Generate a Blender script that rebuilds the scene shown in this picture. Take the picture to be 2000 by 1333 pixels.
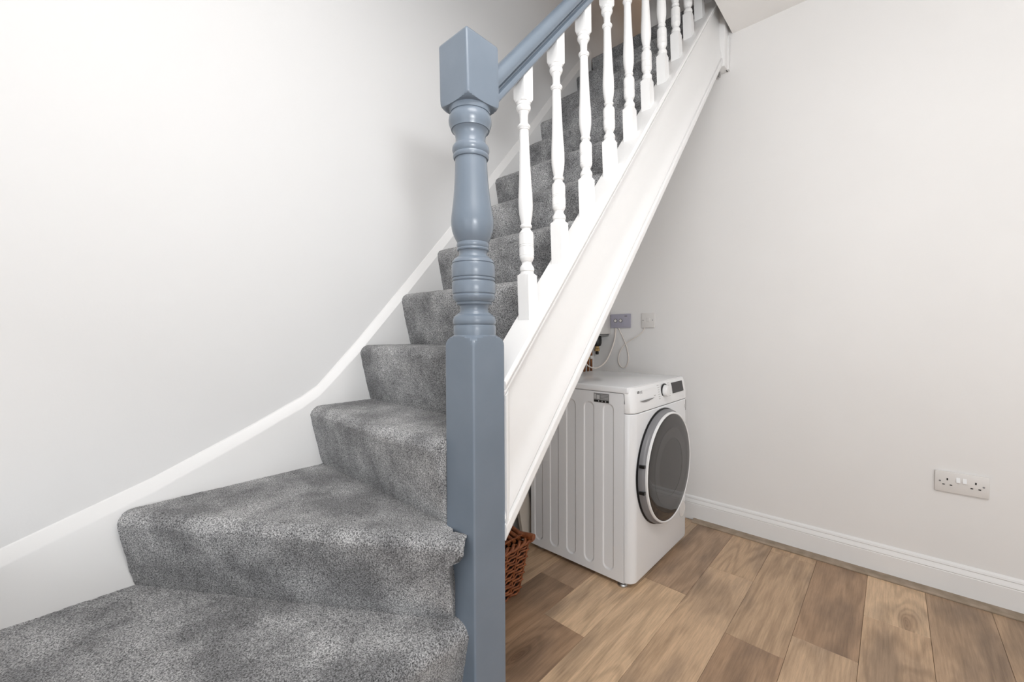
import bpy, bmesh, math, random
from mathutils import Vector, Matrix, noise as mnoise

random.seed(7)
for o in list(bpy.data.objects):
    bpy.data.objects.remove(o)
SC = bpy.context.scene
COL = SC.collection

# ------------------------------------------------------------------ camera, world, lights, exposure
CAM = Vector((0.7788, -1.5762, 1.0812))
YAW, PITCH, ROLL, FPX = math.radians(42.73), math.radians(-1.18), math.radians(-0.23), 805.8
cF = Vector((-math.sin(YAW) * math.cos(PITCH), math.cos(YAW) * math.cos(PITCH), math.sin(PITCH)))
cR0 = Vector((math.cos(YAW), math.sin(YAW), 0))
cU0 = cR0.cross(cF)
cR = math.cos(ROLL) * cR0 + math.sin(ROLL) * cU0
cU = -math.sin(ROLL) * cR0 + math.cos(ROLL) * cU0
cd = bpy.data.cameras.new('camera')
cd.sensor_width = 36
cd.lens = FPX / 2000 * 36
cd.clip_start = 0.02
cam = bpy.data.objects.new('camera', cd)
COL.objects.link(cam)
m = Matrix((cR, cU, -cF)).transposed().to_4x4()
m.translation = CAM
cam.matrix_world = m
SC.camera = cam

SC.view_settings.view_transform = 'Standard'
SC.view_settings.look = 'None'
SC.view_settings.gamma = 1
SC.view_settings.use_curve_mapping = False
SC.view_settings.exposure = 0.07

w = bpy.data.worlds.new('world')
SC.world = w
w.use_nodes = True
w.node_tree.nodes['Background'].inputs[0].default_value = (0.9, 0.95, 1.0, 1)
w.node_tree.nodes['Background'].inputs[1].default_value = 1.0


def area(name, loc, target, sx, sy, power, color):
    d = bpy.data.lights.new(name, 'AREA')
    d.shape = 'RECTANGLE'
    d.size, d.size_y, d.energy, d.color = sx, sy, power, color
    o = bpy.data.objects.new(name, d)
    COL.objects.link(o)
    o.location = loc
    o.rotation_euler = (Vector(target) - Vector(loc)).to_track_quat('-Z', 'Y').to_euler()
    return o


area('window_daylight', (3.30, -2.90, 0.95), (0, -2.90, 0.95), 1.9, 1.8, 32, (0.96, 0.98, 1.0))  # unseen right opening, taken down to the floor to brighten the lower room
area('window_daylight', (1.3, -4.10, 1.45), (1.3, 0, 1.45), 1.9, 1.5, 9, (0.96, 0.98, 1.0))
area('ceiling_lamp_light', (1.00, -1.42, 2.60), (0.9, -1.42, 0), 0.8, 0.8, 18.5, (1.0, 0.99, 0.985))
area('bounced_flash', (1.5, -1.7, 1.5), (1.3, -1.1, 2.67), 0.3, 0.3, 30, (0.98, 0.99, 1.0))
area('landing_lamp_light', (-0.3, 1.95, 4.7), (-0.3, 2.1, 3.0), 0.3, 0.3, 2.6, (1.0, 0.66, 0.42))  # warm fill added to brighten the upper landing, no fitting there

# ------------------------------------------------------------------ constants
XL = -0.696          # face of the wall string
XW = XL - 0.022      # left wall plaster
YW = 0.868           # back wall plaster
YB = 0.854           # face of the skirting
RISE, GO, YD = 0.207, 0.181, -0.781
H = 2.672
SA = math.atan2(RISE, GO)
SN, CS = math.sin(SA), math.cos(SA)


# ------------------------------------------------------------------ material helpers
def mat(name, base, rough=0.5, metal=0.0, **kw):
    mt = bpy.data.materials.new(name)
    mt.use_nodes = True
    b = mt.node_tree.nodes['Principled BSDF']
    b.inputs['Base Color'].default_value = (*base, 1)
    b.inputs['Roughness'].default_value = rough
    b.inputs['Metallic'].default_value = metal
    for k, v in kw.items():
        b.inputs[k].default_value = v
    return mt


def N(mt, typ, **props):
    n = mt.node_tree.nodes.new(typ)
    for k, v in props.items():
        setattr(n, k, v)
    return n


def L(mt, a, b):
    mt.node_tree.links.new(a, b)


def bsdf(mt):
    return mt.node_tree.nodes['Principled BSDF']


def add_noise_bump(mt, scale, strength, dist, detail=3.0, col=None, colscale=None, colmix=None):
    tc = N(mt, 'ShaderNodeTexCoord')
    nz = N(mt, 'ShaderNodeTexNoise')
    nz.inputs['Scale'].default_value = scale
    nz.inputs['Detail'].default_value = detail
    L(mt, tc.outputs['Object'], nz.inputs['Vector'])
    bp = N(mt, 'ShaderNodeBump')
    bp.inputs['Strength'].default_value = strength
    bp.inputs['Distance'].default_value = dist
    L(mt, nz.outputs['Fac'], bp.inputs['Height'])
    L(mt, bp.outputs['Normal'], bsdf(mt).inputs['Normal'])
    if col:
        n2 = N(mt, 'ShaderNodeTexNoise')
        n2.inputs['Scale'].default_value = colscale
        n2.inputs['Detail'].default_value = 4
        L(mt, tc.outputs['Object'], n2.inputs['Vector'])
        r = N(mt, 'ShaderNodeValToRGB')
        r.color_ramp.elements[0].position = colmix[0]
        r.color_ramp.elements[1].position = colmix[1]
        r.color_ramp.elements[0].color = (*col[0], 1)
        r.color_ramp.elements[1].color = (*col[1], 1)
        L(mt, n2.outputs['Fac'], r.inputs['Fac'])
        L(mt, r.outputs['Color'], bsdf(mt).inputs['Base Color'])
    return mt


M = {}
M['wall'] = add_noise_bump(mat('wall_paint', (0.80, 0.79, 0.78), 0.62), 160, 0.06, 0.002,
                           col=((0.80, 0.79, 0.78), (0.82, 0.81, 0.80)), colscale=3, colmix=(0.3, 0.7))
M['wall_white'] = add_noise_bump(mat('wall_paint_white', (0.80, 0.80, 0.80), 0.6), 160, 0.06, 0.002)
M['ceiling'] = add_noise_bump(mat('ceiling_paint', (0.90, 0.885, 0.865), 0.7), 120, 0.05, 0.002)
M['trim'] = add_noise_bump(mat('white_gloss_paint', (0.82, 0.817, 0.812), 0.33), 60, 0.10, 0.0015)
M['grey_paint'] = add_noise_bump(mat('blue_grey_gloss_paint', (0.165, 0.203, 0.25), 0.28), 45, 0.12, 0.0015,
                                 col=((0.157, 0.194, 0.240), (0.175, 0.213, 0.262)), colscale=9, colmix=(0.3, 0.7))
M['appliance'] = mat('white_enamel', (0.80, 0.81, 0.825), 0.18)
M['appliance_plastic'] = mat('white_plastic', (0.81, 0.815, 0.82), 0.32)
M['door_rim'] = mat('grey_plastic_rim', (0.20, 0.20, 0.21), 0.35)
M['black'] = mat('black_plastic', (0.008, 0.008, 0.008), 0.4)
M['dark_grey'] = mat('dark_grey_display', (0.045, 0.043, 0.045), 0.5)
M['mid_grey'] = mat('mid_grey_print', (0.22, 0.22, 0.22), 0.5)
M['light_grey'] = mat('light_grey_print', (0.5, 0.5, 0.5), 0.5)
M['glass'] = mat('smoked_glass', (0.026, 0.024, 0.024), 0.05)
M['glass_inner'] = mat('smoked_glass_inner', (0.044, 0.042, 0.042), 0.05)
M['copper'] = mat('copper_pipe', (0.20, 0.085, 0.04), 0.4, 1.0)
M['brass'] = mat('brass_fitting', (0.60, 0.42, 0.20), 0.35, 1.0)
M['plate_white'] = mat('white_socket_plastic', (0.74, 0.72, 0.70), 0.35)
M['plate_grey'] = mat('grey_switch_plastic', (0.40, 0.39, 0.47), 0.4)
M['cable'] = mat('white_cable', (0.80, 0.74, 0.68), 0.45)
M['steel'] = mat('steel', (0.5, 0.5, 0.5), 0.35, 1.0)
M['board'] = add_noise_bump(mat('bare_board', (0.62, 0.56, 0.49), 0.7), 40, 0.2, 0.002)
M['black_void'] = mat('underlay_black', (0.01, 0.01, 0.01), 0.9)
M['strip'] = add_noise_bump(mat('oak_strip', (0.30, 0.23, 0.165), 0.5), 30, 0.2, 0.001,
                            col=((0.26, 0.20, 0.14), (0.36, 0.28, 0.21)), colscale=25, colmix=(0.35, 0.65))

# wicker
mt = mat('wicker', (0.22, 0.065, 0.02), 0.42)
add_noise_bump(mt, 120, 0.4, 0.003, col=((0.14, 0.035, 0.010), (0.34, 0.115, 0.04)), colscale=60, colmix=(0.3, 0.7))
M['wicker'] = mt

# carpet: salt and pepper twist pile with brushed patches
mt = mat('grey_carpet', (0.2, 0.2, 0.2), 1.0)
mt.node_tree.nodes['Principled BSDF'].inputs['Specular IOR Level'].default_value = 0.05
mt.node_tree.nodes['Principled BSDF'].inputs['Sheen Weight'].default_value = 0.25
mt.node_tree.nodes['Principled BSDF'].inputs['Sheen Roughness'].default_value = 0.5
tc = N(mt, 'ShaderNodeTexCoord')
ng = N(mt, 'ShaderNodeTexNoise'); ng.inputs['Scale'].default_value = 330; ng.inputs['Detail'].default_value = 3
ng.inputs['Roughness'].default_value = 0.75
nb = N(mt, 'ShaderNodeTexNoise'); nb.inputs['Scale'].default_value = 7.0; nb.inputs['Detail'].default_value = 5
nb.inputs['Roughness'].default_value = 0.6
nb.inputs['Distortion'].default_value = 0.1
for n_ in (ng, nb):
    L(mt, tc.outputs['Object'], n_.inputs['Vector'])
rg = N(mt, 'ShaderNodeValToRGB')
rg.color_ramp.elements[0].position = 0.38; rg.color_ramp.elements[0].color = (0.050, 0.051, 0.054, 1)
rg.color_ramp.elements[1].position = 0.66; rg.color_ramp.elements[1].color = (0.66, 0.66, 0.665, 1)
L(mt, ng.outputs['Fac'], rg.inputs['Fac'])
rb = N(mt, 'ShaderNodeValToRGB')
rb.color_ramp.elements[0].position = 0.38; rb.color_ramp.elements[0].color = (0.56, 0.563, 0.57, 1)
rb.color_ramp.elements[1].position = 0.66; rb.color_ramp.elements[1].color = (1.32, 1.32, 1.315, 1)
L(mt, nb.outputs['Fac'], rb.inputs['Fac'])
mx = N(mt, 'ShaderNodeMix', data_type='RGBA', blend_type='MULTIPLY')
mx.inputs[0].default_value = 1
L(mt, rg.outputs['Color'], mx.inputs[6]); L(mt, rb.outputs['Color'], mx.inputs[7])
L(mt, mx.outputs[2], bsdf(mt).inputs['Base Color'])
bp = N(mt, 'ShaderNodeBump'); bp.inputs['Strength'].default_value = 0.75; bp.inputs['Distance'].default_value = 0.004
L(mt, ng.outputs['Fac'], bp.inputs['Height']); L(mt, bp.outputs['Normal'], bsdf(mt).inputs['Normal'])
M['carpet'] = mt

# oak planks: tint from the object's own colour, grain along Y
mt = mat('oak_plank', (0.3, 0.2, 0.12), 0.42)
oi = N(mt, 'ShaderNodeObjectInfo')
tc = N(mt, 'ShaderNodeTexCoord')
mp = N(mt, 'ShaderNodeVectorMath', operation='MULTIPLY_ADD')
sc = N(mt, 'ShaderNodeVectorMath', operation='SCALE'); sc.inputs[0].default_value = (37, 91, 13)
L(mt, oi.outputs['Random'], sc.inputs['Scale'])
L(mt, tc.outputs['Object'], mp.inputs[0]); mp.inputs[1].default_value = (1, 0.12, 1)
L(mt, sc.outputs[0], mp.inputs[2])
# broad cathedral figure
nw = N(mt, 'ShaderNodeTexNoise'); nw.inputs['Scale'].default_value = 5.5; nw.inputs['Detail'].default_value = 2
nw.inputs['Distortion'].default_value = 0.5
L(mt, mp.outputs[0], nw.inputs['Vector'])
mu = N(mt, 'ShaderNodeMath', operation='MULTIPLY'); mu.inputs[1].default_value = 44
L(mt, nw.outputs['Fac'], mu.inputs[0])
# knots: scattered centres that bend the figure round themselves and darken at the heart
kv = N(mt, 'ShaderNodeVectorMath', operation='MULTIPLY_ADD'); kv.inputs[1].default_value = (1, 0.27, 1)
L(mt, tc.outputs['Object'], kv.inputs[0]); L(mt, sc.outputs[0], kv.inputs[2])
kn_ = N(mt, 'ShaderNodeTexNoise'); kn_.inputs['Scale'].default_value = 14; L(mt, kv.outputs[0], kn_.inputs['Vector'])
kd = N(mt, 'ShaderNodeVectorMath', operation='MULTIPLY_ADD'); kd.inputs[1].default_value = (0.05, 0.05, 0)
L(mt, kn_.outputs['Color'], kd.inputs[0]); L(mt, kv.outputs[0], kd.inputs[2])
vo = N(mt, 'ShaderNodeTexVoronoi'); vo.inputs['Scale'].default_value = 3.1; vo.voronoi_dimensions = '2D'
L(mt, kd.outputs[0], vo.inputs['Vector'])
ka = N(mt, 'ShaderNodeMath', operation='ADD'); ka.inputs[1].default_value = 0.10; L(mt, vo.outputs['Distance'], ka.inputs[0])
kq = N(mt, 'ShaderNodeMath', operation='DIVIDE'); kq.inputs[0].default_value = 4.5; L(mt, ka.outputs[0], kq.inputs[1])
ks = N(mt, 'ShaderNodeMath', operation='ADD'); L(mt, mu.outputs[0], ks.inputs[0]); L(mt, kq.outputs[0], ks.inputs[1])
rk = N(mt, 'ShaderNodeValToRGB')
rk.color_ramp.elements[0].position = 0.02; rk.color_ramp.elements[0].color = (0.56, 0.52, 0.50, 1)
rk.color_ramp.elements[1].position = 0.12; rk.color_ramp.elements[1].color = (1.0, 1.0, 1.0, 1)
L(mt, vo.outputs['Distance'], rk.inputs['Fac'])
fr = N(mt, 'ShaderNodeMath', operation='SINE'); L(mt, ks.outputs[0], fr.inputs[0])
fm = N(mt, 'ShaderNodeMath', operation='MULTIPLY_ADD'); fm.inputs[1].default_value = 0.5; fm.inputs[2].default_value = 0.5
L(mt, fr.outputs[0], fm.inputs[0])
rr = N(mt, 'ShaderNodeValToRGB')
rr.color_ramp.elements[0].position = 0.0; rr.color_ramp.elements[0].color = (0.84, 0.83, 0.82, 1)
rr.color_ramp.elements[1].position = 0.7; rr.color_ramp.elements[1].color = (1.04, 1.04, 1.04, 1)
L(mt, fm.outputs[0], rr.inputs['Fac'])
# fine fibres
nf = N(mt, 'ShaderNodeTexNoise'); nf.inputs['Scale'].default_value = 150; nf.inputs['Detail'].default_value = 8; nf.inputs['Roughness'].default_value = 0.72
vf = N(mt, 'ShaderNodeVectorMath', operation='MULTIPLY'); vf.inputs[1].default_value = (1, 0.40, 1)
L(mt, mp.outputs[0], vf.inputs[0]); L(mt, vf.outputs[0], nf.inputs['Vector'])
rf = N(mt, 'ShaderNodeValToRGB')
rf.color_ramp.elements[0].position = 0.30; rf.color_ramp.elements[0].color = (0.74, 0.73, 0.715, 1)
rf.color_ramp.elements[1].position = 0.62; rf.color_ramp.elements[1].color = (1.10, 1.10, 1.10, 1)
L(mt, nf.outputs['Fac'], rf.inputs['Fac'])
# smoky grey clouds
ns = N(mt, 'ShaderNodeTexNoise'); ns.inputs['Scale'].default_value = 7; ns.inputs['Detail'].default_value = 3
vs = N(mt, 'ShaderNodeVectorMath', operation='MULTIPLY_ADD'); vs.inputs[1].default_value = (1, 3.0, 1); vs.inputs[2].default_value = (5, 3, 1)
L(mt, mp.outputs[0], vs.inputs[0]); L(mt, vs.outputs[0], ns.inputs['Vector'])
rs = N(mt, 'ShaderNodeValToRGB')
rs.color_ramp.elements[0].position = 0.34; rs.color_ramp.elements[0].color = (0.66, 0.66, 0.68, 1)
rs.color_ramp.elements[1].position = 0.52; rs.color_ramp.elements[1].color = (1.05, 1.04, 1.03, 1)
L(mt, ns.outputs['Fac'], rs.inputs['Fac'])
prev = oi.outputs['Color']
for r_ in (rr, rf, rs, rk):
    mx = N(mt, 'ShaderNodeMix', data_type='RGBA', blend_type='MULTIPLY'); mx.inputs[0].default_value = 1
    L(mt, prev, mx.inputs[6]); L(mt, r_.outputs['Color'], mx.inputs[7]); prev = mx.outputs[2]
L(mt, prev, bsdf(mt).inputs['Base Color'])
bp = N(mt, 'ShaderNodeBump'); bp.inputs['Strength'].default_value = 0.15; bp.inputs['Distance'].default_value = 0.001
L(mt, nf.outputs['Fac'], bp.inputs['Height']); L(mt, bp.outputs['Normal'], bsdf(mt).inputs['Normal'])
M['oak'] = mt


# ------------------------------------------------------------------ geometry helpers
def smooth(me, ang=35):
    for p_ in me.polygons:
        p_.use_smooth = True
    try:
        me.set_sharp_from_angle(angle=math.radians(ang))
    except Exception:
        pass


def mesh(name, vs, fs, material, parent=None, sm=35):
    me = bpy.data.meshes.new(name)
    me.from_pydata([tuple(v) for v in vs], [], fs)
    bm = bmesh.new(); bm.from_mesh(me)
    bmesh.ops.recalc_face_normals(bm, faces=bm.faces)
    bm.to_mesh(me); bm.free()
    if sm:
        smooth(me, sm)
    me.materials.append(M[material] if isinstance(material, str) else material)
    o = bpy.data.objects.new(name, me)
    COL.objects.link(o)
    if parent:
        o.parent = parent
    return o


def thing(name, label, cat, group=None, loc=(0, 0, 0)):
    o = bpy.data.objects.new(name, None)
    COL.objects.link(o)
    o.empty_display_size = 0.05
    o.location = loc
    return tag(o, label, cat, group)


def tag(o, label, cat, group=None):
    o['label'] = label
    o['category'] = cat
    if group:
        o['group'] = group
    return o


def struct(o, label=None):
    o['kind'] = 'structure'
    if label:
        o['label'] = label
    return o


def box(name, lo, hi, material, parent=None, bev=0.0, seg=2):
    bm = bmesh.new()
    bmesh.ops.create_cube(bm, size=1)
    for v in bm.verts:
        v.co = Vector([lo[i] + (v.co[i] + 0.5) * (hi[i] - lo[i]) for i in range(3)])
    if bev > 0:
        bmesh.ops.bevel(bm, geom=bm.edges[:], offset=bev, segments=seg, profile=0.5, affect='EDGES')
    me = bpy.data.meshes.new(name)
    bm.to_mesh(me); bm.free()
    if bev > 0:
        smooth(me, 40)
    me.materials.append(M[material])
    o = bpy.data.objects.new(name, me)
    COL.objects.link(o)
    if parent:
        o.parent = parent
    return o


def extrude(name, prof, fA, fB, material, parent=None, sm=35, closed=True):
    """prof: list of 2D points; fA, fB map a 2D point to 3D at both ends."""
    n = len(prof)
    vs = [fA(p_) for p_ in prof] + [fB(p_) for p_ in prof]
    fs = [(i, (i + 1) % n, n + (i + 1) % n, n + i) for i in range(n if closed else n - 1)]
    if closed:
        fs += [tuple(range(n - 1, -1, -1)), tuple(range(n, 2 * n))]
    return mesh(name, vs, fs, material, parent, sm)


def lathe(name, prof, material, origin, axis='Z', seg=48, parent=None, cap=True, sm=35):
    vs, fs = [], []
    for (r_, h_) in prof:
        for k in range(seg):
            a = 2 * math.pi * k / seg
            c, s = r_ * math.cos(a), r_ * math.sin(a)
            v = {'Z': (c, s, h_), 'X': (h_, c, s), 'Y': (c, h_, s)}[axis]
            vs.append(Vector(origin) + Vector(v))
    n = len(prof)
    for i in range(n - 1):
        for k in range(seg):
            k2 = (k + 1) % seg
            fs.append((i * seg + k, i * seg + k2, (i + 1) * seg + k2, (i + 1) * seg + k))
    if cap:
        fs.append(tuple(range(seg)))
        fs.append(tuple((n - 1) * seg + k for k in range(seg)))
    return mesh(name, vs, fs, material, parent, sm)


def square_turned(name, prof, half, material, fpos, parent=None, q=10):
    """prof: (z, turning radius). Cross-section = square of half-width `half` cut by the turning circle."""
    angs = []
    for s in range(4):
        for dg_ in [0, 0.8, 1.6, 2.6] + [90 * k / q for k in range(1, q)] + [87.4, 88.4, 89.2]:
            angs.append(-math.pi / 4 + s * math.pi / 2 + math.radians(dg_))
    n = len(angs)
    vs, fs = [], []
    for ring in prof:
        z, R = ring[0], ring[1]
        hf = ring[2] if len(ring) > 2 else half
        for a in angs:
            sq = hf / max(abs(math.cos(a)), abs(math.sin(a)))
            r_ = min(sq, R)
            vs.append(fpos(r_ * math.cos(a), r_ * math.sin(a), z))
    for i in range(len(prof) - 1):
        for k in range(n):
            k2 = (k + 1) % n
            fs.append((i * n + k, i * n + k2, (i + 1) * n + k2, (i + 1) * n + k))
    fs.append(tuple(range(n)))
    fs.append(tuple((len(prof) - 1) * n + k for k in range(n)))
    return mesh(name, vs, fs, material, parent, 28)


def tube(name, pts, r_, material, parent=None, seg=10, sub=8):
    P = [Vector(p_) for p_ in pts]
    S = []
    for i in range(len(P) - 1):
        p0 = P[max(i - 1, 0)]; p1 = P[i]; p2 = P[i + 1]; p3 = P[min(i + 2, len(P) - 1)]
        for k in range(sub):
            t = k / sub
            S.append(0.5 * ((2 * p1) + (p2 - p0) * t + (2 * p0 - 5 * p1 + 4 * p2 - p3) * t * t + (-p0 + 3 * p1 - 3 * p2 + p3) * t ** 3))
    S.append(P[-1])
    vs, fs = [], []
    nrm = None
    for i, c in enumerate(S):
        t = (S[min(i + 1, len(S) - 1)] - S[max(i - 1, 0)]).normalized()
        if nrm is None:
            nrm = t.orthogonal().normalized()
        nrm = (nrm - t * nrm.dot(t)).normalized()
        b = t.cross(nrm)
        for k in range(seg):
            a = 2 * math.pi * k / seg
            vs.append(c + r_ * (math.cos(a) * nrm + math.sin(a) * b))
    for i in range(len(S) - 1):
        for k in range(seg):
            k2 = (k + 1) % seg
            fs.append((i * seg + k, i * seg + k2, (i + 1) * seg + k2, (i + 1) * seg + k))
    fs.append(tuple(range(seg))); fs.append(tuple((len(S) - 1) * seg + k for k in range(seg)))
    return mesh(name, vs, fs, material, parent, 60)


def poly_extrude_z(name, outline, z0, z1, material, parent=None, sm=35):
    return extrude(name, outline, lambda p_: (p_[0], p_[1], z0), lambda p_: (p_[0], p_[1], z1), material, parent, sm)


# ------------------------------------------------------------------ the room shell
XR, YR = 3.40, -4.20
struct(box('floor', (XW - 0.1, YR - 0.1, -0.10), (XR + 0.1, YW + 0.1, -0.013), 'black_void'), 'wood plank floor')
floor = bpy.data.objects['floor']
struct(box('wall_left', (XW - 0.10, YR, -0.02), (XW, 2.3, 5.3), 'wall_white'), 'white painted wall beside the stairs')
# back wall: stops at the stairwell opening above the ceiling line
struct(box('wall_back', (XW, YW, -0.02), (XR, YW + 0.10, 2.90), 'wall'), 'warm white wall behind the washing machine')


def wall_with_hole(name, axis, pos, thick, a0, a1, z1, h0, h1, hz0, hz1, material):
    """wall in the plane axis=pos with one rectangular window hole"""
    vs, fs = [], []
    A = [a0, h0, h1, a1]
    Z = [-0.02, hz0, hz1, z1]
    for dz in (0, thick):
        for zz in Z:
            for aa in A:
                vs.append((pos + dz, aa, zz) if axis == 'X' else (aa, pos + dz, zz))
    def id_(l, j, i):
        return l * 16 + j * 4 + i
    for l in (0, 1):
        for j in range(3):
            for i in range(3):
                if (i, j) != (1, 1):
                    fs.append((id_(l, j, i), id_(l, j, i + 1), id_(l, j + 1, i + 1), id_(l, j + 1, i)))
    for (i0, j0, i1, j1) in ((1, 1, 2, 1), (2, 1, 2, 2), (2, 2, 1, 2), (1, 2, 1, 1), (0, 0, 3, 0), (3, 0, 3, 3), (3, 3, 0, 3), (0, 3, 0, 0)):
        fs.append((id_(0, j0, i0), id_(0, j1, i1), id_(1, j1, i1), id_(1, j0, i0)))
    return mesh(name, vs, fs, material, None, 0)


struct(wall_with_hole('wall_right', 'X', XR, 0.1, YR, YW, H, -3.85, -1.95, 0.02, 2.1, 'wall'))
struct(wall_with_hole('wall_rear', 'Y', YR - 0.1, 0.1, XW, XR, H, 0.35, 2.25, 0.7, 2.2, 'wall'))
struct(box('ceiling', (0.132, YR, H), (XR, YW, H + 0.22), 'ceiling'), 'white ceiling with a cut edge at the stairwell')
box('ceiling_panel', (XW, YR, H), (0.132, -0.90, H + 0.22), 'ceiling', bpy.data.objects['ceiling'])
# upper storey around the stairwell
struct(box('wall_upper_right', (0.14, -1.95, 2.895), (0.24, 2.3, 5.3), 'wall'))
struct(box('wall_upper_front', (XW, -1.95, 2.895), (0.14, -1.85, 5.3), 'wall'))
struct(box('wall_upper_far', (XW, 2.2, 2.70), (0.14, 2.3, 5.3), 'wall'), 'dim wall of the upper landing')
struct(box('ceiling_upper', (XW, -1.95, 5.2), (0.24, 2.3, 5.3), 'ceiling'))
# unseen windows behind the camera; the right one lengthened to light low surfaces
for i, (ax, lo, hi) in enumerate((('X', (XR + 0.03, -3.85, 0.02), (XR + 0.07, -1.95, 2.1)), ('Y', (0.35, YR - 0.07, 0.7), (2.25, YR - 0.03, 2.2)))):
    wn = bpy.data.objects.new('window_%d' % (i + 1), None); COL.objects.link(wn); struct(wn)
    a0, a1 = (lo[1], hi[1]) if ax == 'X' else (lo[0], hi[0])
    mid = (a0 + a1) / 2
    z_0, z_1 = lo[2], hi[2]
    for (p0, p1, q0, q1) in ((a0, a0 + 0.05, z_0, z_1), (a1 - 0.05, a1, z_0, z_1), (mid - 0.03, mid + 0.03, z_0 + 0.05, z_1 - 0.05), (a0 + 0.05, a1 - 0.05, z_0, z_0 + 0.05), (a0 + 0.05, a1 - 0.05, z_1 - 0.05, z_1)):
        if ax == 'X':
            box('window_frame', (lo[0], p0, q0), (hi[0], p1, q1), 'trim', wn)
        else:
            box('window_frame', (p0, lo[1], q0), (p1, hi[1], q1), 'trim', wn)
# ceiling lamp fitting (behind the camera)
cl = thing('ceiling_lamp', 'round white flush ceiling lamp above the room', 'lamp')
lathe('lamp_base', [(0.16, H - 0.03), (0.17, H - 0.02), (0.17, H - 0.001)], 'plate_white', (1.00, -1.42, 0), parent=cl)

# skirting on the back wall: moulded profile (y, z)
sk = [(YW, 0.0), (YB, 0.0), (YB, 0.093), (YB + 0.0015, 0.0955), (YB - 0.001, 0.099), (YB + 0.001, 0.107), (YB + 0.006, 0.1145),
      (YB + 0.0075, 0.1185), (YB + 0.004, 0.1215), (YB + 0.006, 0.129), (YB + 0.011, 0.1345), (YW, 0.136)]
o = extrude('baseboard_back', sk, lambda p_: (XW, p_[0], p_[1]), lambda p_: (XR, p_[0], p_[1]), 'trim', None, 25)
struct(o, 'white moulded skirting board along the back wall')
# oak cover strip in front of the skirting
st = [(YB, 0.0), (0.812, 0.0), (0.812, 0.004), (0.818, 0.009), (YB, 0.013)]
o = extrude('trim_1', st, lambda p_: (-0.05, p_[0], p_[1]), lambda p_: (XR, p_[0], p_[1]), 'strip', None, 25)
struct(o, 'thin oak cover strip at the foot of the skirting board')

# ------------------------------------------------------------------ floor planks
SEAM0, PW = -0.195, 0.1805
LIGHT, MID, DARK, BROWN = (0.64, 0.455, 0.295), (0.50, 0.345, 0.22), (0.385, 0.262, 0.172), (0.395, 0.257, 0.16)
rows = {
    -3: ([-1.4, -0.5, 0.6], [MID, BROWN, MID, MID]),
    -2: ([-1.0, 0.2], [BROWN, MID, LIGHT]),
    -1: ([-1.3, -0.14], [MID, BROWN, DARK]),
    0: ([-1.55, -0.348], [MID, BROWN, LIGHT]),
    1: ([-1.05, 0.136], [MID, LIGHT, DARK]),
    2: ([-0.80, 0.42], [BROWN, (0.55, 0.385, 0.25), MID]),
    3: ([-1.2, 0.012, 0.755], [MID, BROWN, MID, MID]),
    4: ([-1.05, 0.158], [MID, (0.55, 0.385, 0.25), BROWN]),
    5: ([-0.75, 0.467], [LIGHT, MID, LIGHT]),
    6: ([-1.5, -0.3], [BROWN, MID, (0.43, 0.295, 0.19)]),
    7: ([-0.9, 0.3], [LIGHT, MID, MID]),
}
proto = {}


def plank(x0, x1, y0, y1, col):
    g = 0.0004
    key = (round(x1 - x0, 3), round(y1 - y0, 3))
    if key not in proto:
        bm = bmesh.new()
        bmesh.ops.create_cube(bm, size=1)
        hx, hy = (x1 - x0) / 2 - g, (y1 - y0) / 2 - g
        for v in bm.verts:
            v.co = Vector((v.co.x * 2 * hx, v.co.y * 2 * hy, v.co.z * 0.012 - 0.006))
        top = [e for e in bm.edges if all(v.co.z > -0.001 for v in e.verts)]
        bmesh.ops.bevel(bm, geom=top, offset=0.0007, segments=1, affect='EDGES')
        me = bpy.data.meshes.new('plank')
        bm.to_mesh(me); bm.free()
        me.materials.append(M['oak'])
        proto[key] = me
    o = bpy.data.objects.new('plank', proto[key])
    COL.objects.link(o)
    o.location = ((x0 + x1) / 2, (y0 + y1) / 2, 0)
    k = random.uniform(0.95, 1.05)
    o.color = (col[0] * k, col[1] * k, col[2] * k, 1)
    o.parent = floor


YF0, YF1 = -3.2, 0.812
for rI in range(-3, 14):
    x0 = SEAM0 + PW * rI
    x1 = x0 + PW
    x0 = max(x0, XW)
    if rI in rows:
        cuts, cols = rows[rI]
    else:
        off = (rI * 0.437) % 1.2
        cuts = [c_ for c_ in (-2.0 + off, -0.8 + off, 0.4 + off) if c_ < 0.7]
        cols = [random.choice((LIGHT, MID, BROWN, MID)) for _ in range(4)]
    ys = [YF0] + list(cuts) + [YF1 + (0.04 if x1 < 0 else 0)]
    for i in range(len(ys) - 1):
        plank(x0, x1, ys[i], ys[i + 1], cols[i])

# ------------------------------------------------------------------ the staircase
ST = thing('staircase', 'grey carpeted staircase with white balusters and blue-grey newel post and handrail', 'staircase')


def carpet_noise(v, amp):
    q = v * 330
    d = mnoise.noise_vector(q) * amp + mnoise.noise_vector(v * 45) * (amp * 0.9)
    return v + d


def riser_profile(z0, z1, d=0.042):
    """(outward distance, z) from the foot of the riser over the nosing to the start of the tread"""
    p_ = []
    zn = z1 - 0.032
    for k in range(13):
        t = k / 12
        p_.append((d * (t ** 0.85) * 0.98, z0 + (zn - z0) * t))
    cx, cz, rx, rz = d - 0.034, z1 - 0.032, 0.034, 0.032
    for k in range(1, 10):
        a = (math.pi / 2) * k / 9
        p_.append((cx + rx * math.cos(a), cz + rz * math.sin(a)))
    return p_


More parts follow.
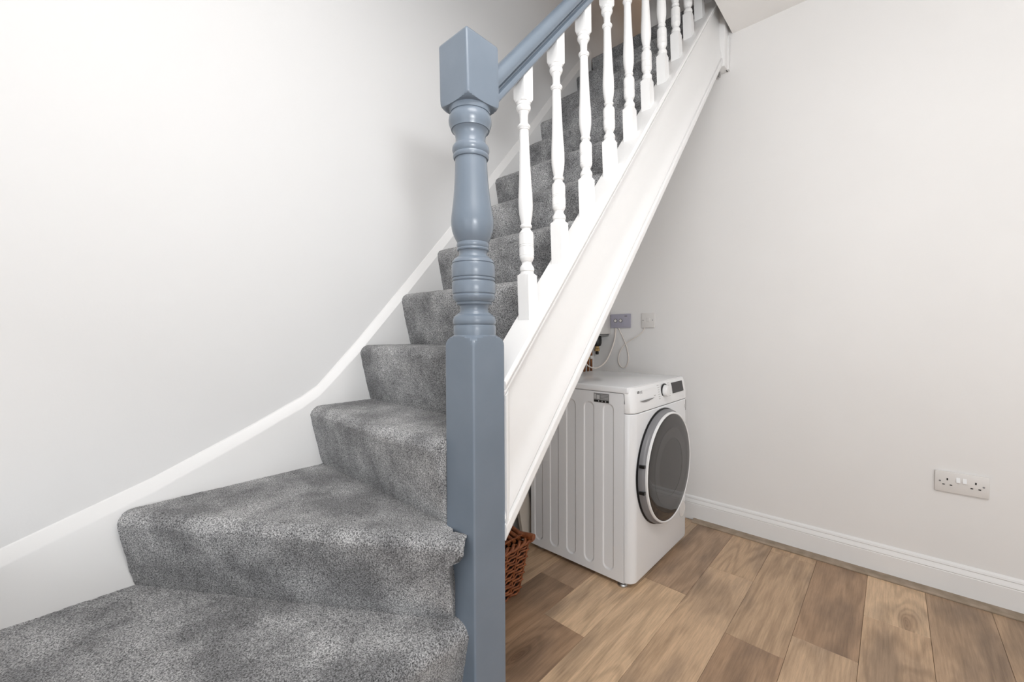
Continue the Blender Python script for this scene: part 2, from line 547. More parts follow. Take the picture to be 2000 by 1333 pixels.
def carpet_step(front, back, z0, z1, nu, nv, amp, d=0.042, ext=0.0):
    """front/back: plan polylines (list of xy) of equal parameter; front runs left to right seen from the foot"""
    def samp(pl, t):
        f = t * (len(pl) - 1)
        i = min(int(f), len(pl) - 2)
        f -= i
        return Vector(pl[i]).lerp(Vector(pl[i + 1]), f)
    a, b = Vector(front[0]), Vector(front[-1])
    tdir = (b - a).normalized()
    out = Vector((tdir.y, -tdir.x))
    prof = riser_profile(z0 - 0.004, z1, d)
    vs = []
    for iu in range(nu + 1):
        t = iu / nu
        f = samp(front, t)
        bk = samp(back, t)
        for (dd, zz) in prof:
            ex = ext * min(1.0, max(0.0, (zz - (z1 - 0.062)) / 0.022)) * (max(0, t - 0.90) / 0.10) ** 1.3
            q = f + out * dd + tdir * ex
            vs.append(carpet_noise(Vector((q.x, q.y, zz)), amp))
        q0 = f + out * prof[-1][0]
        for iv in range(1, nv + 1):
            q = q0.lerp(bk, iv / nv)
            q = q + tdir * (ext * (max(0, t - 0.90) / 0.10) ** 1.3 * max(0.0, 1 - iv / nv * 5))
            vs.append(carpet_noise(Vector((q.x, q.y, z1)), amp))
        # close the body underneath
        q = bk
        vs.append(Vector((q.x, q.y, z1 - 0.03)))
        q = f - out * 0.03
        vs.append(Vector((q.x, q.y, z1 - 0.045)))
        vs.append(Vector((q.x, q.y, z0 - 0.02)))
        vs.append(Vector((f.x, f.y, z0 - 0.02)))
    n = len(prof) + nv + 4
    fs = []
    for iu in range(nu):
        for k in range(n):
            k2 = (k + 1) % n
            fs.append((iu * n + k, iu * n + k2, (iu + 1) * n + k2, (iu + 1) * n + k))
    fs.append(tuple(range(n))); fs.append(tuple(nu * n + k for k in range(n)))
    return mesh('carpeted_step', vs, fs, 'carpet', ST, 50)


XI = 0.03          # inner face of the string
# bottom step and the two winders (A, B), then C
carpet_step([(0.215, -1.80), (0.215, -0.985)], [(0.01, -1.80), (0.01, -0.985)], 0.0, RISE, 60, 12, 0.0012)
carpet_step([(0.035, -1.80), (0.035, -1.38), (0.035, -0.955)], [(XL, -1.80), (XL + 0.001, -1.461), (0.03, -0.955)], RISE, 2 * RISE, 220, 110, 0.0016)
bd = (Vector((0.02, -0.986)) - Vector((XL, -1.461))).normalized()
carpet_step([(XL, -1.461), tuple(Vector((0.02, -0.986)) + bd * 0.020)], [(XL, -0.962), (0.01, -0.955)], 2 * RISE, 3 * RISE, 220, 80, 0.0016, ext=0.036)
carpet_step([(XL, -0.966), (-0.003, -0.958)], [(XL, YD + 0.002), (XI, YD + 0.002)], 3 * RISE, 4 * RISE, 150, 36, 0.0014)
for i in range(9):
    k = 5 + i
    y0 = YD + GO * i
    nu = (110, 100, 80)[min(i, 2)] if i < 3 else 60
    carpet_step([(XL, y0), (XI, y0)], [(XL, y0 + GO + 0.002), (XI, y0 + GO + 0.002)], (k - 1) * RISE, k * RISE, nu, 14, 0.0013)
y0 = YD + GO * 9
carpet_step([(XL, y0), (XI, y0)], [(XL, 2.2), (XI, 2.2)], 13 * RISE, 14 * RISE, 60, 30, 0.0013)

# string with framed panel on its outer face; (x, n) section, n measured square to the slope
def slope_z(n, y):
    return (n + y * SN) / CS


sec = [(0.018, 1.036), (0.018, 1.290), (0.097, 1.290), (0.1030, 1.2875), (0.1045, 1.2825), (0.1030, 1.2775), (0.0970, 1.2765), (0.0970, 1.2735), (0.1010, 1.2725),
       (0.1010, 1.2680), (0.0960, 1.2650), (0.0900, 1.2635), (0.0870, 1.2620), (0.0870, 1.132), (0.0890, 1.112), (0.0935, 1.092), (0.0980, 1.078),
       (0.1000, 1.0690), (0.0985, 1.0665), (0.0950, 1.0640), (0.0950, 1.0620), (0.1030, 1.0610), (0.1045, 1.0570), (0.1045, 1.0420), (0.1015, 1.036)]
string = extrude('string', sec, lambda p_: (p_[0], -0.868, slope_z(p_[1], -0.868)), lambda p_: (p_[0], YW - 0.002, slope_z(p_[1], YW - 0.002)), 'trim', ST, 20)
string['label'] = 'white panelled stair string with mouldings'
# upright moulding where the panel meets the newel
ye = -0.866
vm = [(0.088, ye), (0.1035, ye), (0.1035, ye + 0.007), (0.1005, ye + 0.010), (0.0985, ye + 0.014), (0.0945, ye + 0.020), (0.088, ye + 0.022)]
extrude('panel_moulding', vm, lambda p_: (p_[0], p_[1], slope_z(1.060, p_[1])), lambda p_: (p_[0], p_[1], slope_z(1.264, p_[1])), 'trim', string, 25)
# soffit board under the flight, panel under the winders
extrude('soffit', [(1.060, 0), (1.075, 0)], lambda p_: (XL, -0.86, slope_z(p_[0], -0.86)), lambda p_: (XL, YW - 0.002, slope_z(p_[0], YW - 0.002)), 'trim', ST, 0, closed=False)
bpy.data.objects.remove(bpy.data.objects['soffit'])
vs = []
for xx in (XL + 0.002, 0.018):
    for yy in (-0.86, 0.80):
        for nn in (1.058, 1.074):
            vs.append((xx, yy, slope_z(nn, yy)))
mesh('soffit', vs, [(0, 1, 3, 2), (4, 5, 7, 6), (0, 1, 5, 4), (2, 3, 7, 6), (0, 2, 6, 4), (1, 3, 7, 5)], 'trim', ST, 0)
box('winder_panel', (XL, -0.895, 0.0), (-0.002, -0.875, 0.585), 'board', ST)
box('side_panel', (XL, -1.825, 0.0), (0.08, -1.80, 0.62), 'trim', ST)

# wall string: board with a bevelled top edge
top = [(-3.2, 0.12), (-1.95, 0.45), (-1.686, 0.554), (-1.421, 0.648), (-1.20, 0.745), (-1.03, 0.826), (-0.974, 0.860), (-0.90, 0.932), (-0.83, 1.006), (-0.604, 1.258), (-0.371, 1.524), (0.066, 2.035), (0.483, 2.540), (0.80, 2.915)]
vs, fs = [], []
for (yy, zz) in top:
    low = max(0.0, zz - 0.42)
    bv = 0.034 if yy < -0.9 else 0.040
    vs += [(XL, yy, low), (XL, yy, zz - 0.002), (XL - 0.002, yy, zz + 0.004), (XW + 0.004, yy, zz + bv), (XW, yy, zz + bv + 0.003), (XW, yy, low)]
n = 6
for i in range(len(top) - 1):
    for k in range(n):
        k2 = (k + 1) % n
        fs.append((i * n + k, i * n + k2, (i + 1) * n + k2, (i + 1) * n + k))
fs += [tuple(range(n)), tuple((len(top) - 1) * n + k for k in range(n))]
ws = mesh('wall_string', vs, fs, 'trim', ST, 25)

# newel post: square base, turned shaft, square head; the balustrade leans slightly towards the wall
NX, NY, NHALF = 0.048, -0.915, 0.0505
LEAN = 0.024


def R_(px):
    return px * 0.983 / 805.8


big = 0.0692
base = [(0.0, big), (1.050, big), (1.0565, 0.0685), (1.0635, 0.0655), (1.069, 0.060), (1.0725, 0.054), (1.0745, 0.0505)]
shaft = [(1.076, R_(40.5)), (1.0835, R_(41)), (1.0955, R_(41)), (1.0985, R_(40)), (1.0992, R_(38.5)), (1.1005, R_(38.5)), (1.1015, R_(40.5)),
         (1.106, R_(41.8)), (1.112, R_(41.6)), (1.119, R_(39.5)), (1.1225, R_(36)), (1.1245, R_(33)), (1.127, R_(32)), (1.1275, R_(29.5)),
         (1.132, R_(27.5)), (1.138, R_(27)), (1.144, R_(28.5)), (1.147, R_(31)), (1.1475, R_(34)), (1.151, R_(34.8)), (1.1535, R_(34)), (1.154, R_(36)),
         (1.158, R_(39)), (1.163, R_(41)), (1.168, R_(41.4)), (1.170, R_(40.6)), (1.171, R_(39.6)), (1.1725, R_(39.6)), (1.1735, R_(41.5)),
         (1.177, R_(42)), (1.198, R_(42.2)), (1.2005, R_(41.2)), (1.2013, R_(39.8)), (1.2028, R_(39.8)), (1.2035, R_(41.3)), (1.206, R_(42)),
         (1.2085, R_(41.3)), (1.2092, R_(39.8)), (1.2107, R_(39.8)), (1.2115, R_(41.5)), (1.214, R_(42.2)), (1.240, R_(42)), (1.2425, R_(41)),
         (1.2432, R_(39.8)), (1.2446, R_(39.8)), (1.2455, R_(41)), (1.249, R_(40.2)), (1.254, R_(37.2)), (1.2575, R_(33.5)), (1.2582, R_(31)),
         (1.2610, R_(30.4)), (1.2615, R_(28.5)), (1.266, R_(27.2)), (1.272, R_(27)), (1.2745, R_(28)), (1.275, R_(30.4)), (1.278, R_(31.2)),
         (1.2805, R_(30.4)), (1.281, R_(29.6)), (1.283, R_(30.6)), (1.288, R_(31.6)), (1.293, R_(30.6)), (1.2936, R_(29.8)),
         (1.299, R_(32.5)), (1.308, R_(36)), (1.320, R_(39.2)), (1.332, R_(40.9)), (1.342, R_(41.3)), (1.355, R_(40.6)), (1.372, R_(38.6)),
         (1.395, R_(36)), (1.420, R_(33.8)), (1.445, R_(32.3)), (1.470, R_(31.3)), (1.4905, R_(30.8)), (1.491, R_(33)), (1.4945, R_(34.6)),
         (1.498, R_(34.8)), (1.5015, R_(34)), (1.502, R_(33)), (1.505, R_(34.4)), (1.511, R_(36)), (1.518, R_(35.6)), (1.5225, R_(33.5)), (1.523, R_(30.5)),
         (1.528, R_(29.2)), (1.538, R_(28.8)), (1.547, R_(29.6)), (1.554, R_(32)), (1.5585, R_(35)), (1.559, R_(36.8)), (1.562, R_(37.5)), (1.566, R_(38.8)),
         (1.574, R_(41.2)), (1.582, R_(41.6)), (1.590, R_(40.5)), (1.5945, R_(38.6)), (1.595, R_(37.6)), (1.5965, R_(37.6)), (1.597, R_(39)), (1.606, R_(39.4)),
         (1.6085, R_(39.4))]
head = [(1.609, 0.0490), (1.6092, 0.0505), (1.6096, 0.0545), (1.6104, 0.0585), (1.6116, 0.0620), (1.6134, 0.0650), (1.616, 0.0672), (1.620, 0.0687), (1.628, big), (1.752, big)] + [(1.752 + 0.013 * math.sin(k * math.pi / 16), big - 0.016 * (1 - math.cos(k * math.pi / 16)), 0.0505 - 0.013 * (1 - math.cos(k * math.pi / 16))) for k in range(1, 9)]


def newel_pos(dx, dy, z):
    return (NX + dx - max(0, z - 1.07) * LEAN, NY + dy, z)


prof = base + shaft + head
# fill in extra rings along the two transitions so that the arched corners read
newel = square_turned('newel_post', prof, NHALF, 'grey_paint', newel_pos, ST, q=12)
newel['label'] = 'blue-grey painted turned newel post'
# balusters
def b_(y):
    return 1.106 + (632 - y) * 0.001361


BH = 0.0188
bf = 1.135 / 805.8
bp_ = [(541, 99), (538.5, 15.5), (537.5, 13.2), (534, 12.8), (533.5, 12.4), (532, 13.6), (528, 13.9), (524.5, 13.2), (521, 11), (518, 9.6), (515, 9.5), (513.5, 10.2), (513, 11),
       (510, 12.2), (507, 13.4), (505, 14), (503.2, 14), (503, 13.3), (502, 13.3), (501.8, 14.1), (485.5, 14.1), (485.2, 13.2), (484, 13.2), (483.7, 13.9), (481.5, 13.9), (481.2, 13.2), (480, 13.2), (479.7, 14),
       (459.2, 14), (459, 13.2), (458, 13.2), (457.5, 13.6), (455, 12.8), (451.5, 9.8), (449, 8.6), (447, 8.6), (446.5, 10), (444.5, 11.3), (442, 11.4), (440, 10.4), (439.5, 9.2),
       (436, 9.8), (430, 11), (422, 12.4), (412, 13.5), (402, 13.9), (390, 13.8), (377, 13.4), (360, 12.3), (340, 11.4), (318, 10.6), (295, 9.9), (270, 9.3), (253, 8.9), (251, 8.9), (250.7, 10.2), (249, 10.7), (248.2, 10.2),
       (247.5, 11.2), (245, 12.4), (243, 12.2), (241, 10.6), (240.5, 8.4), (236, 7.9), (228, 7.9), (221, 8.4), (217, 9.8), (215, 10.6), (214.5, 11.4), (212, 12.8), (208, 14), (205.5, 13.8), (204.3, 13), (204, 12.2), (203.2, 12.2), (203, 13.2), (197.5, 13.3), (196.5, 15), (194, 16.2), (190.5, 99)]
NB = 11
BSP = 0.1478
for i in range(NB):
    yb = -0.7205 + BSP * i
    dz = BSP * i * RISE / GO + 0.006
    def bpos(dx, dy, z, yb=yb, dz=dz):
        return (NX + dx - (z - 1.12) * LEAN, yb + dy, z + dz)
    pr = []
    for (py, pr_) in bp_:
        pr.append((b_(py), min(pr_ * bf, 0.06)))
    # square foot follows the slope of the string, square head reaches the rail
    vsq = square_turned('baluster', [(1.06, 0.06), (1.20, 0.06)] + pr + [(1.76, 0.06)], BH, 'trim', bpos, ST, q=8)
    me = vsq.data
    for v in me.vertices:
        if v.co.z < 1.09 + dz:
            v.co.z = slope_z(1.2885, v.co.y)
        elif v.co.z > 1.75 + dz:
            v.co.z = slope_z(1.7200, v.co.y)
    me.update()

# handrail
HX = NX - 0.60 * LEAN
hr = [(-0.016, 1.738), (0.016, 1.738), (0.021, 1.7395), (0.0235, 1.743), (0.0235, 1.7485), (0.0215, 1.7525), (0.0165, 1.7540), (0.0120, 1.7565), (0.0115, 1.7595), (0.0135, 1.7620), (0.0205, 1.7630),
      (0.0262, 1.7665), (0.0285, 1.7725), (0.0282, 1.7790), (0.0250, 1.7865), (0.0195, 1.7930), (0.0110, 1.7975), (0.0, 1.7990)]
hr = hr + [(-a, b) for a, b in reversed(hr[1:-1])]
hr = [(HX + a, b - 0.022) for a, b in hr]
rail = extrude('handrail', hr, lambda p_: (p_[0], NY + NHALF - 0.006, slope_z(p_[1], NY + NHALF - 0.006)), lambda p_: (p_[0], 0.80, slope_z(p_[1], 0.80)), 'grey_paint', ST, 30)
rail['label'] = 'blue-grey painted handrail'
# upper newel, its drop end shows below the ceiling edge
box('newel_drop', (0.030, 0.795, 2.478), (0.114, 0.8675, 4.10), 'trim', ST, 0.003)
box('apron_strip', (0.1045, 0.842, 2.478), (0.121, 0.8675, 2.655), 'trim', ST, 0.002)
o = lathe('hook', [(0.006, 0.0), (0.007, 0.006), (0.004, 0.012), (0.004, 0.03)], 'steel', (0.078, 0.835, 2.450), seg=12, parent=ST)

# ------------------------------------------------------------------ upper landing threshold
struct(box('trim_2', (-0.36, 0.93, 14 * RISE), (0.138, 0.96, 3.145), 'wall'), 'painted upstand on the upper landing')

# ------------------------------------------------------------------ washing machine
WM = thing('washing_machine', 'white front-loading washing machine with round smoked glass door under the stairs', 'washing machine')
W, D, T = 0.61, 0.55, 0.85
XS0 = -0.042     # where the folded side panel meets the front moulding
ZB = 0.020


def stadium(px, pz, x0, x1, z0, z1):
    r_ = (x1 - x0) / 2
    cx = (x0 + x1) / 2
    cz = min(max(pz, z0 + r_), z1 - r_)
    return math.hypot(px - cx, pz - cz) - r_


ribs = [(-0.527 + 0.0965 * i, -0.527 + 0.0965 * i + 0.049) for i in range(5)]
nx_, nz_ = 290, 230
vs, fs = [], []
for iz in range(nz_ + 1):
    zz = ZB + (0.822 - ZB) * iz / nz_
    for ix in range(nx_ + 1):
        xx = -D + (XS0 + D) * ix / nx_
        dep = 0.0
        for (a, b) in ribs:
            s_ = stadium(xx, zz, a, b, 0.055, 0.772)
            if s_ < 0.002:
                t = min(1, max(0, (0.002 - s_) / 0.0042))
                dep = max(dep, 0.0042 * t * t * (3 - 2 * t))
        vs.append((xx, dep, zz))
for iz in range(nz_):
    for ix in range(nx_):
        a = iz * (nx_ + 1) + ix
        fs.append((a, a + 1, a + nx_ + 2, a + nx_ + 1))
sp = mesh('side_panel', vs, fs, 'appliance', WM, 60)
# cabinet shell behind the ribbed side
box('cabinet', (-D, 0.006, ZB), (XS0, W, 0.822), 'appliance', WM, 0.002)
# top panel
box('top_panel', (-D, -0.001, 0.8225), (-0.0245, W + 0.001, T), 'appliance', WM, 0.006, 3)


def front_outline(x_front, r_=0.038, x_back=XS0 + 0.001, e=0.0):
    pts = [(x_back, e)]
    for k in range(9):
        a = -math.pi / 2 + (math.pi / 2) * k / 8
        pts.append((x_front - r_ + r_ * math.cos(a), e + r_ + r_ * math.sin(a)))
    for k in range(9):
        a = (math.pi / 2) * k / 8
        pts.append((x_front - r_ + r_ * math.cos(a), W - e - r_ + r_ * math.sin(a)))
    pts.append((x_back, W - e))
    return pts


def stacked(name, levels, material):
    """levels: (z, x_front, inset)"""
    vs, fs = [], []
    for (z, xf, e) in levels:
        for (a, b) in front_outline(xf, e=e):
            vs.append((a, b, z))
    n = len(front_outline(0))
    for i in range(len(levels) - 1):
        for k in range(n):
            k2 = (k + 1) % n
            fs.append((i * n + k, i * n + k2, (i + 1) * n + k2, (i + 1) * n + k))
    fs += [tuple(range(n)), tuple((len(levels) - 1) * n + k for k in range(n))]
    return mesh(name, vs, fs, material, WM, 30)


fp = stacked('front_panel', [(ZB, -0.010, 0.004), (ZB + 0.006, -0.003, 0.0), (ZB + 0.02, 0.0, 0.0), (0.735, 0.0, 0.0), (0.738, -0.002, 0.001)], 'appliance')
cp = stacked('control_panel', [(0.741, -0.002, 0.001), (0.744, 0.0, 0.0), (0.78, -0.001, 0.0), (0.82, -0.007, 0.0), (0.838, -0.012, 0.0), (0.846, -0.015, 0.001), (T - 0.0005, -0.021, 0.004)], 'appliance_plastic')


def cpx(z):      # x of the control panel face at height z
    return -0.001 - 0.006 * max(0, z - 0.78) / 0.04 if z < 0.82 else -0.007 - 0.005 * (z - 0.82) / 0.018


def on_panel(name, y0, y1, z0, z1, thick, material, parent):
    prof = [(y0, z0), (y1, z0), (y1, z1), (y0, z1)]
    return extrude(name, prof, lambda p_: (cpx(p_[1]) - 0.002, p_[0], p_[1]), lambda p_: (cpx(p_[1]) + thick, p_[0], p_[1]), material, parent, 0)


disp = on_panel('display', 0.412, 0.548, 0.784, 0.834, 0.0025, 'dark_grey', cp)
# programme dial
dl = lathe('dial', [(0.027, 0.0), (0.027, 0.016), (0.0255, 0.021), (0.022, 0.0225)], 'appliance_plastic', (cpx(0.807), 0.318, 0.807), 'X', 40, cp)
lathe('dial_ring', [(0.0335, 0.0), (0.0335, 0.004), (0.0275, 0.005), (0.0275, 0.0)], 'black', (cpx(0.807) - 0.001, 0.318, 0.807), 'X', 40, cp, cap=False)
# programme names around the dial: small printed dashes
for i in range(7):
    zz = 0.775 + i * 0.010
    on_panel('programme_mark', 0.252, 0.270, zz, zz + 0.0025, 0.0006, 'light_grey', cp)
    on_panel('programme_mark', 0.368, 0.388, zz, zz + 0.0025, 0.0006, 'light_grey', cp)
# detergent drawer: outline and scooped grip
dr = on_panel('detergent_drawer', 0.040, 0.225, 0.752, 0.832, 0.0015, 'appliance_plastic', cp)
vs, fs = [], []
nn = 16
for k in range(nn + 1):
    t = k / nn
    yy = 0.062 + 0.14 * t
    hgt = 0.011 * math.sin(math.pi * min(1, max(0, t)) ** 0.8) * (1 - 0.3 * t)
    vs += [(0.0012, yy, 0.7895), (-0.0005, yy, 0.7895 - hgt * 0.35), (0.0012, yy, 0.7895 - hgt)]
for k in range(nn):
    a = k * 3
    fs += [(a, a + 1, a + 4, a + 3), (a + 1, a + 2, a + 5, a + 4), (a, a + 2, a + 5, a + 3)]
mesh('drawer_grip', vs, fs, 'mid_grey', dr, 0)
on_panel('drawer_mark', 0.205, 0.219, 0.795, 0.799, 0.0022, 'light_grey', dr)


# maker's badge: round emblem and two letters
def text_mesh(name, s, size, material, parent, origin, ydir, zdir):
    cu = bpy.data.curves.new(name, 'FONT')
    cu.body = s
    cu.size = size
    cu.extrude = 0.0004
    to = bpy.data.objects.new(name, cu)
    COL.objects.link(to)
    dg = bpy.context.evaluated_depsgraph_get()
    me = bpy.data.meshes.new_from_object(to.evaluated_get(dg))
    bpy.data.objects.remove(to)
    ydir, zdir = Vector(ydir), Vector(zdir)
    nd = ydir.cross(zdir)
    for v in me.vertices:
        v.co = Vector(origin) + ydir * v.co.x + zdir * v.co.y + nd * v.co.z
    me.materials.clear(); me.materials.append(M[material])
    o = bpy.data.objects.new(name, me)
    COL.objects.link(o); o.parent = parent
    return o


lathe('emblem', [(0.0095, 0), (0.0095, 0.0008)], 'mid_grey', (cpx(0.823), 0.058, 0.823), 'X', 24, cp)
text_mesh('badge_lettering', 'LG', 0.020, 'mid_grey', cp, (cpx(0.823) + 0.0008, 0.071, 0.8165), (0, 1, 0), (0, 0, 1))
# round door: grey side, white ring, smoked dished glass
YC, ZC = 0.285, 0.468
door = lathe('door', [(0.250, 0.0), (0.256, 0.006), (0.257, 0.020), (0.252, 0.030), (0.245, 0.034)], 'door_rim', (0, YC, ZC), 'X', 96, WM, cap=True)
lathe('door_gasket', [(0.262, 0.0), (0.262, 0.003), (0.250, 0.005)], 'black', (0, YC, ZC), 'X', 96, door, cap=False)
lathe('door_ring', [(0.246, 0.030), (0.2475, 0.034), (0.2470, 0.040), (0.243, 0.0425), (0.2395, 0.042), (0.2380, 0.040)], 'appliance_plastic', (0, YC, ZC), 'X', 96, door, cap=False)
gl = lathe('door_glass', [(0.240, 0.039), (0.2375, 0.0412), (0.230, 0.0425), (0.20, 0.0432), (0.16, 0.0436), (0.08, 0.0440), (0.001, 0.0441)], 'glass', (0, YC, ZC), 'X', 96, door, cap=False, sm=60)
# recessed porthole seen through the glass: paler annulus, printed flat on its face
lathe('porthole_band', [(0.176, 0.04375), (0.130, 0.04415)], 'glass_inner', (0, YC, ZC), 'X', 96, door, cap=False, sm=60)
# finger grip in the side of the door
for zz in (ZC - 0.055, ZC + 0.055):
    box('grip_notch', (0.012, YC - 0.2585, zz - 0.006), (0.034, YC - 0.243, zz + 0.006), 'black', door)
# stickers and covers
on_panel('inverter_sticker', 0.553, 0.583, 0.680, 0.735, 0.0008, 'mid_grey', fp)
on_panel('sticker_mark', 0.560, 0.576, 0.694, 0.712, 0.0012, 'light_grey', fp)
lathe('round_sticker', [(0.040, 0), (0.040, 0.0006)], 'light_grey', (0.0, 0.538, 0.180), 'X', 40, fp)
lathe('round_sticker_face', [(0.0375, 0), (0.0375, 0.0010)], 'plate_white', (0.0, 0.538, 0.180), 'X', 40, fp)
lab = box('energy_label', (-0.187, -0.0012, 0.775), (-0.112, 0.0005, 0.815), 'mid_grey', WM)
box('label_print', (-0.185, -0.0018, 0.7765), (-0.114, -0.0010, 0.7850), 'black', lab)
for i in range(4):
    box('label_print', (-0.152 + 0.002 * (i % 2), -0.0018, 0.789 + i * 0.0062), (-0.116, -0.0010, 0.7905 + i * 0.0062), 'light_grey', lab)
box('label_print', (-0.184, -0.0018, 0.790), (-0.176, -0.0010, 0.811), 'light_grey', lab)
box('label_print', (-0.172, -0.0018, 0.789), (-0.158, -0.0010, 0.807), 'light_grey', lab)
for i in range(3):
    box('label_print', (-0.164 + i * 0.017, -0.0022, 0.778), (-0.160 + i * 0.017, -0.0014, 0.7835), 'light_grey', lab)
for (xx, yy) in ((-0.058, 0.020), (-0.062, W - 0.03), (-D + 0.04, 0.035), (-D + 0.04, W - 0.03)):
    lathe('foot', [(0.020, 0.0005), (0.021, 0.006), (0.018, 0.012), (0.008, 0.013), (0.008, 0.03)], 'steel', (xx, yy, 0), seg=20, parent=WM)

# ------------------------------------------------------------------ services in the cupboard
bx = thing('boiler', 'white wall-hung boiler casing under the stairs above the copper pipes', 'boiler')
box('casing', (XW + 0.001, 0.44, 1.068), (-0.588, YW - 0.003, 1.76), 'plate_white', bx, 0.006)
box('base_flange', (XW + 0.006, 0.455, 1.056), (-0.600, YW - 0.010, 1.068), 'mid_grey', bx, 0.002)
vl = thing('pipe_valve', 'black and brass isolating valve below the boiler', 'valve')
vx, vy = -0.656, 0.805
lathe('valve_cap', [(0.012, 0.988), (0.024, 0.992), (0.029, 1.008), (0.030, 1.030), (0.027, 1.0555)], 'black', (vx, vy, 0), seg=24, parent=vl)
lathe('valve_body', [(0.010, 0.955), (0.018, 0.957), (0.018, 0.972), (0.014, 0.975), (0.014, 0.988)], 'brass', (vx, vy, 0), seg=8, parent=vl, sm=0)
lathe('valve_nut', [(0.008, 0.934), (0.012, 0.936), (0.013, 0.950), (0.009, 0.955)], 'black', (vx, vy, 0), seg=6, parent=vl, sm=0)
for i, (xx, yy) in enumerate(((-0.679, 0.770), (-0.676, 0.728), (-0.680, 0.690))):
    cpip = thing('copper_pipe', ('copper pipe with a white collar nearest the black and brass valve', 'middle copper pipe of the three under the boiler', 'copper pipe under the boiler furthest from the black and brass valve')[i], 'pipe', 'copper pipes below the boiler')
    tube('pipe', [(xx, yy, 0.3), (xx, yy, 0.7), (xx, yy, 1.0555)], 0.0078, 'copper', cpip, 14, 2)
    lathe('pipe_collar', [(0.009, 0.905), (0.013, 0.908), (0.013, 0.925), (0.009, 0.928)], ('plate_white', 'brass', 'brass')[i], (xx, yy, 0), seg=14, parent=cpip)

# switch plate with two knobs
sp_ = thing('isolator_plate', 'grey double switch plate with two round knobs beside the boiler', 'switch')
box('plate', (-0.587, YW - 0.012, 1.108), (-0.446, YW - 0.0005, 1.198), 'plate_grey', sp_, 0.004)
for kx in (-0.549, -0.512):
    kn = lathe('knob', [(0.0125, -0.0165), (0.0125, -0.012)], 'mid_grey', (kx, YW, 1.155), 'Y', 24, sp_)
    lathe('knob_centre', [(0.0078, -0.0180), (0.0085, -0.0164)], 'plate_white', (kx, YW, 1.155), 'Y', 24, kn)
box('plate_mark', (-0.486, YW - 0.0126, 1.180), (-0.468, YW - 0.0118, 1.1865), 'mid_grey', sp_)
# single fused outlet
so = thing('outlet_plate', 'small square white outlet plate with two screws above the washing machine', 'outlet')
box('plate', (-0.374, YW - 0.010, 1.107), (-0.288, YW - 0.0005, 1.197), 'plate_white', so, 0.003)
for kx in (-0.362, -0.301):
    lathe('screw', [(0.0030, -0.0108), (0.0034, -0.0098)], 'mid_grey', (kx, YW, 1.154), 'Y', 12, so)
box('outlet_inset', (-0.341, YW - 0.0112, 1.142), (-0.318, YW - 0.0098, 1.168), 'plate_white', so, 0.0006)
# double wall socket
ds = thing('double_socket', 'white double plug socket on the back wall above the skirting board', 'socket')
SX0, SX1, SZ0, SZ1 = 0.912, 1.062, 0.421, 0.506
box('plate', (SX0, YW - 0.010, SZ0), (SX1, YW - 0.0005, SZ1), 'plate_white', ds, 0.003)
for s_, cx in ((-1, SX0 + 0.036), (1, SX1 - 0.036)):
    hole = box('socket_hole', (cx - 0.0022, YW - 0.0106, 0.470), (cx + 0.0022, YW - 0.0098, 0.479), 'black', ds)
    for q in (-0.0105, 0.0105):
        box('socket_hole', (cx + q - 0.0036, YW - 0.0106, 0.4505), (cx + q + 0.0036, YW - 0.0098, 0.4545), 'black', ds)
    lathe('screw', [(0.0030, -0.0108), (0.0036, -0.0098)], 'mid_grey', (cx + s_ * 0.021, YW, 0.4645), 'Y', 12, ds)
    vs = [(0, 0, 0)] * 0
    rx = (SX0 + SX1) / 2 + s_ * 0.009
    o = extrude('rocker', [(YW - 0.009, 0.468), (YW - 0.016, 0.468), (YW - 0.0105, 0.487), (YW - 0.009, 0.487)],
                lambda p_, rx=rx: (rx - 0.0055, p_[0], p_[1]), lambda p_, rx=rx: (rx + 0.0055, p_[0], p_[1]), 'appliance_plastic', ds, 0)

# cables
yc = YW - 0.009
o = tube('power_cable', [(-0.548, 0.857, 1.1075), (-0.5489, 0.845, 1.038), (-0.5506, 0.81, 0.973), (-0.5552, 0.76, 0.908), (-0.568, 0.71, 0.870), (-0.586, 0.66, 0.8565), (-0.6033, 0.62, 0.8705), (-0.6142, 0.585, 0.90), (-0.632, 0.55, 0.954)], 0.0045, 'cable')
tag(o, 'thick white cable sagging from the grey switch plate onto the washing machine', 'cable')
loop = [(-0.529, 1.1075), (-0.497, 1.045), (-0.470, 0.98), (-0.458, 0.915), (-0.470, 0.868), (-0.493, 0.852), (-0.517, 0.866), (-0.529, 0.905), (-0.511, 0.962), (-0.472, 1.009), (-0.406, 1.049), (-0.365, 1.080), (-0.352, 1.107)]
o = tube('flex_cable', [(a, yc - 0.001 + (0.0 if i < 6 else -0.0075 if i in (8, 9, 10) else -0.003), b) for i, (a, b) in enumerate(loop)], 0.0028, 'cable')
tag(o, 'thin white cable looped between the grey switch plate and the white outlet', 'cable')

# pale board standing beside the machine, tipped away from it, and a black sheet added to darken the gap behind
o = extrude('leaning_board', [(0.0, 0.0), (0.085, 0.0), (0.085, 0.60), (0.0, 0.60)],
            lambda p_: (-0.602, p_[0] - 0.012 - 0.21 * p_[1], p_[1]), lambda p_: (-0.584, p_[0] - 0.012 - 0.21 * p_[1], p_[1]), 'board', None, 0)
tag(o, 'pale bare board leaning between the washing machine and the wicker basket', 'board')
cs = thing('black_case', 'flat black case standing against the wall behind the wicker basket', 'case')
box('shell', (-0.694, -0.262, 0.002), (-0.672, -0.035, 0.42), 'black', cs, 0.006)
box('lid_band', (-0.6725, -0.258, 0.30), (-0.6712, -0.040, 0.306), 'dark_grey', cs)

# ------------------------------------------------------------------ wicker basket
WB = thing('wicker_basket', 'brown wicker basket with a rolled rim under the stairs', 'basket')
bx0, bx1, by0, by1 = -0.66, -0.352, -0.70, -0.318
HB = 0.215
FL = 0.045      # flare of the rim


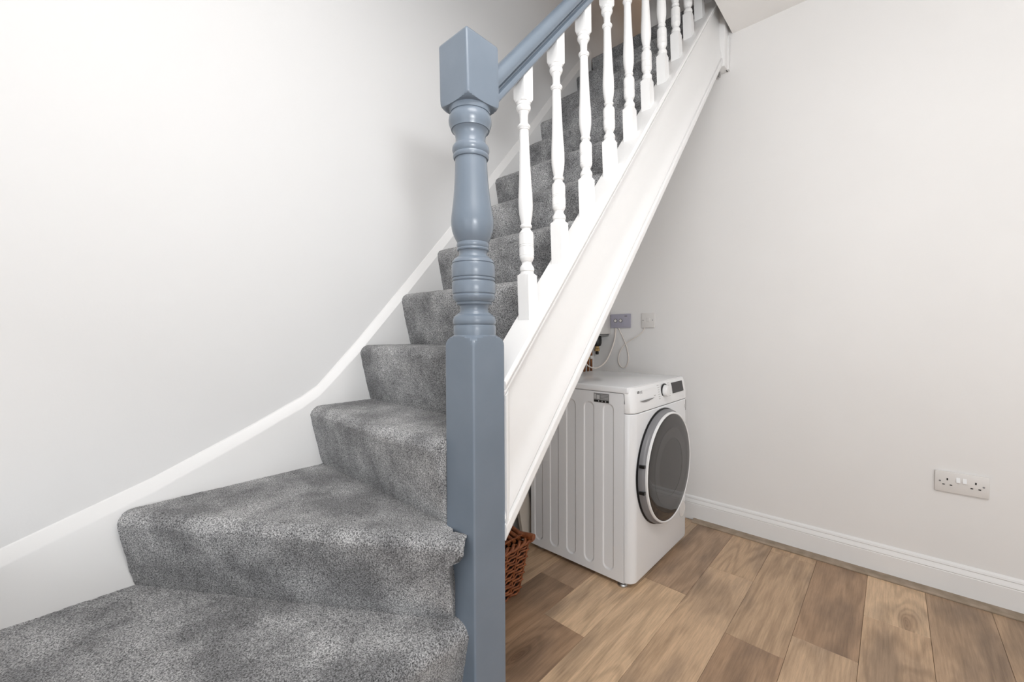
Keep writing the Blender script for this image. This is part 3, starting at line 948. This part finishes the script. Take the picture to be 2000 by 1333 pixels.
def bpt(t, z, o_=0.0):
    """perimeter point, t in 0..4, flared with height"""
    f = 0.03 * z / HB
    x0, x1, y0, y1 = bx0 - f * 0.2 - o_, bx1 + f + o_, by0 - f - o_, by1 + f + o_
    i, q = int(t) % 4, t - int(t)
    c = [(x1, y0), (x1, y1), (x0, y1), (x0, y0)]
    a, b = Vector(c[i]), Vector(c[(i + 1) % 4])
    return a.lerp(b, q)


lin = []
vs, fs = [], []
for z in (0.006, HB):
    for t in range(4):
        q = bpt(t, z, -0.008); vs.append((q.x, q.y, z))
fs = [(0, 1, 5, 4), (1, 2, 6, 5), (2, 3, 7, 6), (3, 0, 4, 7), (0, 1, 2, 3)]
mesh('lining', vs, fs, mat('basket_inside', (0.03, 0.010, 0.005), 0.8), WB, 0)
for r_ in range(13):
    z = 0.008 + r_ * 0.0158
    pts = []
    for k in range(4 * 14 + 1):
        t = (k / 14) % 4
        wv = 0.0045 * (1 if (k + r_) % 2 else -1)
        q = bpt(t, z, wv)
        pts.append((q.x, q.y, z + 0.0015 * math.sin(k * 1.7 + r_)))
    tube('weaver', pts, 0.0042, 'wicker', WB, 6, 2)
for k in range(4 * 7):
    t = k / 7
    a, b = bpt(t, 0.0), bpt(t, HB)
    tube('stake', [(a.x, a.y, 0.006), (b.x, b.y, HB)], 0.0045, 'wicker', WB, 6, 2)
for j in range(3):
    pts = []
    for k in range(4 * 24 + 1):
        t = (k / 24) % 4
        a = k * 1.1 + j * 2.094
        q = bpt(t, HB, 0.004 + 0.009 * math.cos(a))
        pts.append((q.x, q.y, HB + 0.010 + 0.009 * math.sin(a)))
    tube('rim_braid', pts, 0.0065, 'wicker', WB, 7, 2)
# woven lid and corner peg
for k in range(15):
    yy = by0 - 0.02 + (by1 - by0 + 0.04) * k / 14
    tube('lid_weaver', [(bx0, yy, HB + 0.040), ((bx0 + bx1) / 2, yy, HB + 0.050), (bx1 + 0.015, yy, HB + 0.018)], 0.0095, 'wicker', WB, 7, 4)
for k in range(5):
    xx = bx0 + 0.03 + (bx1 - bx0 - 0.02) * k / 4
    tube('lid_stake', [(xx, by0 - 0.02, HB + 0.052 - 0.024 * k / 4), (xx, by1 + 0.02, HB + 0.052 - 0.024 * k / 4)], 0.0045, 'wicker', WB, 6, 2)
tube('lid_peg', [(bx1 - 0.01, by1 + 0.018, HB + 0.020), (bx1 + 0.03, by1 + 0.026, HB + 0.024), (bx1 + 0.058, by1 + 0.030, HB + 0.026)], 0.0135, 'wicker', WB, 12, 3)
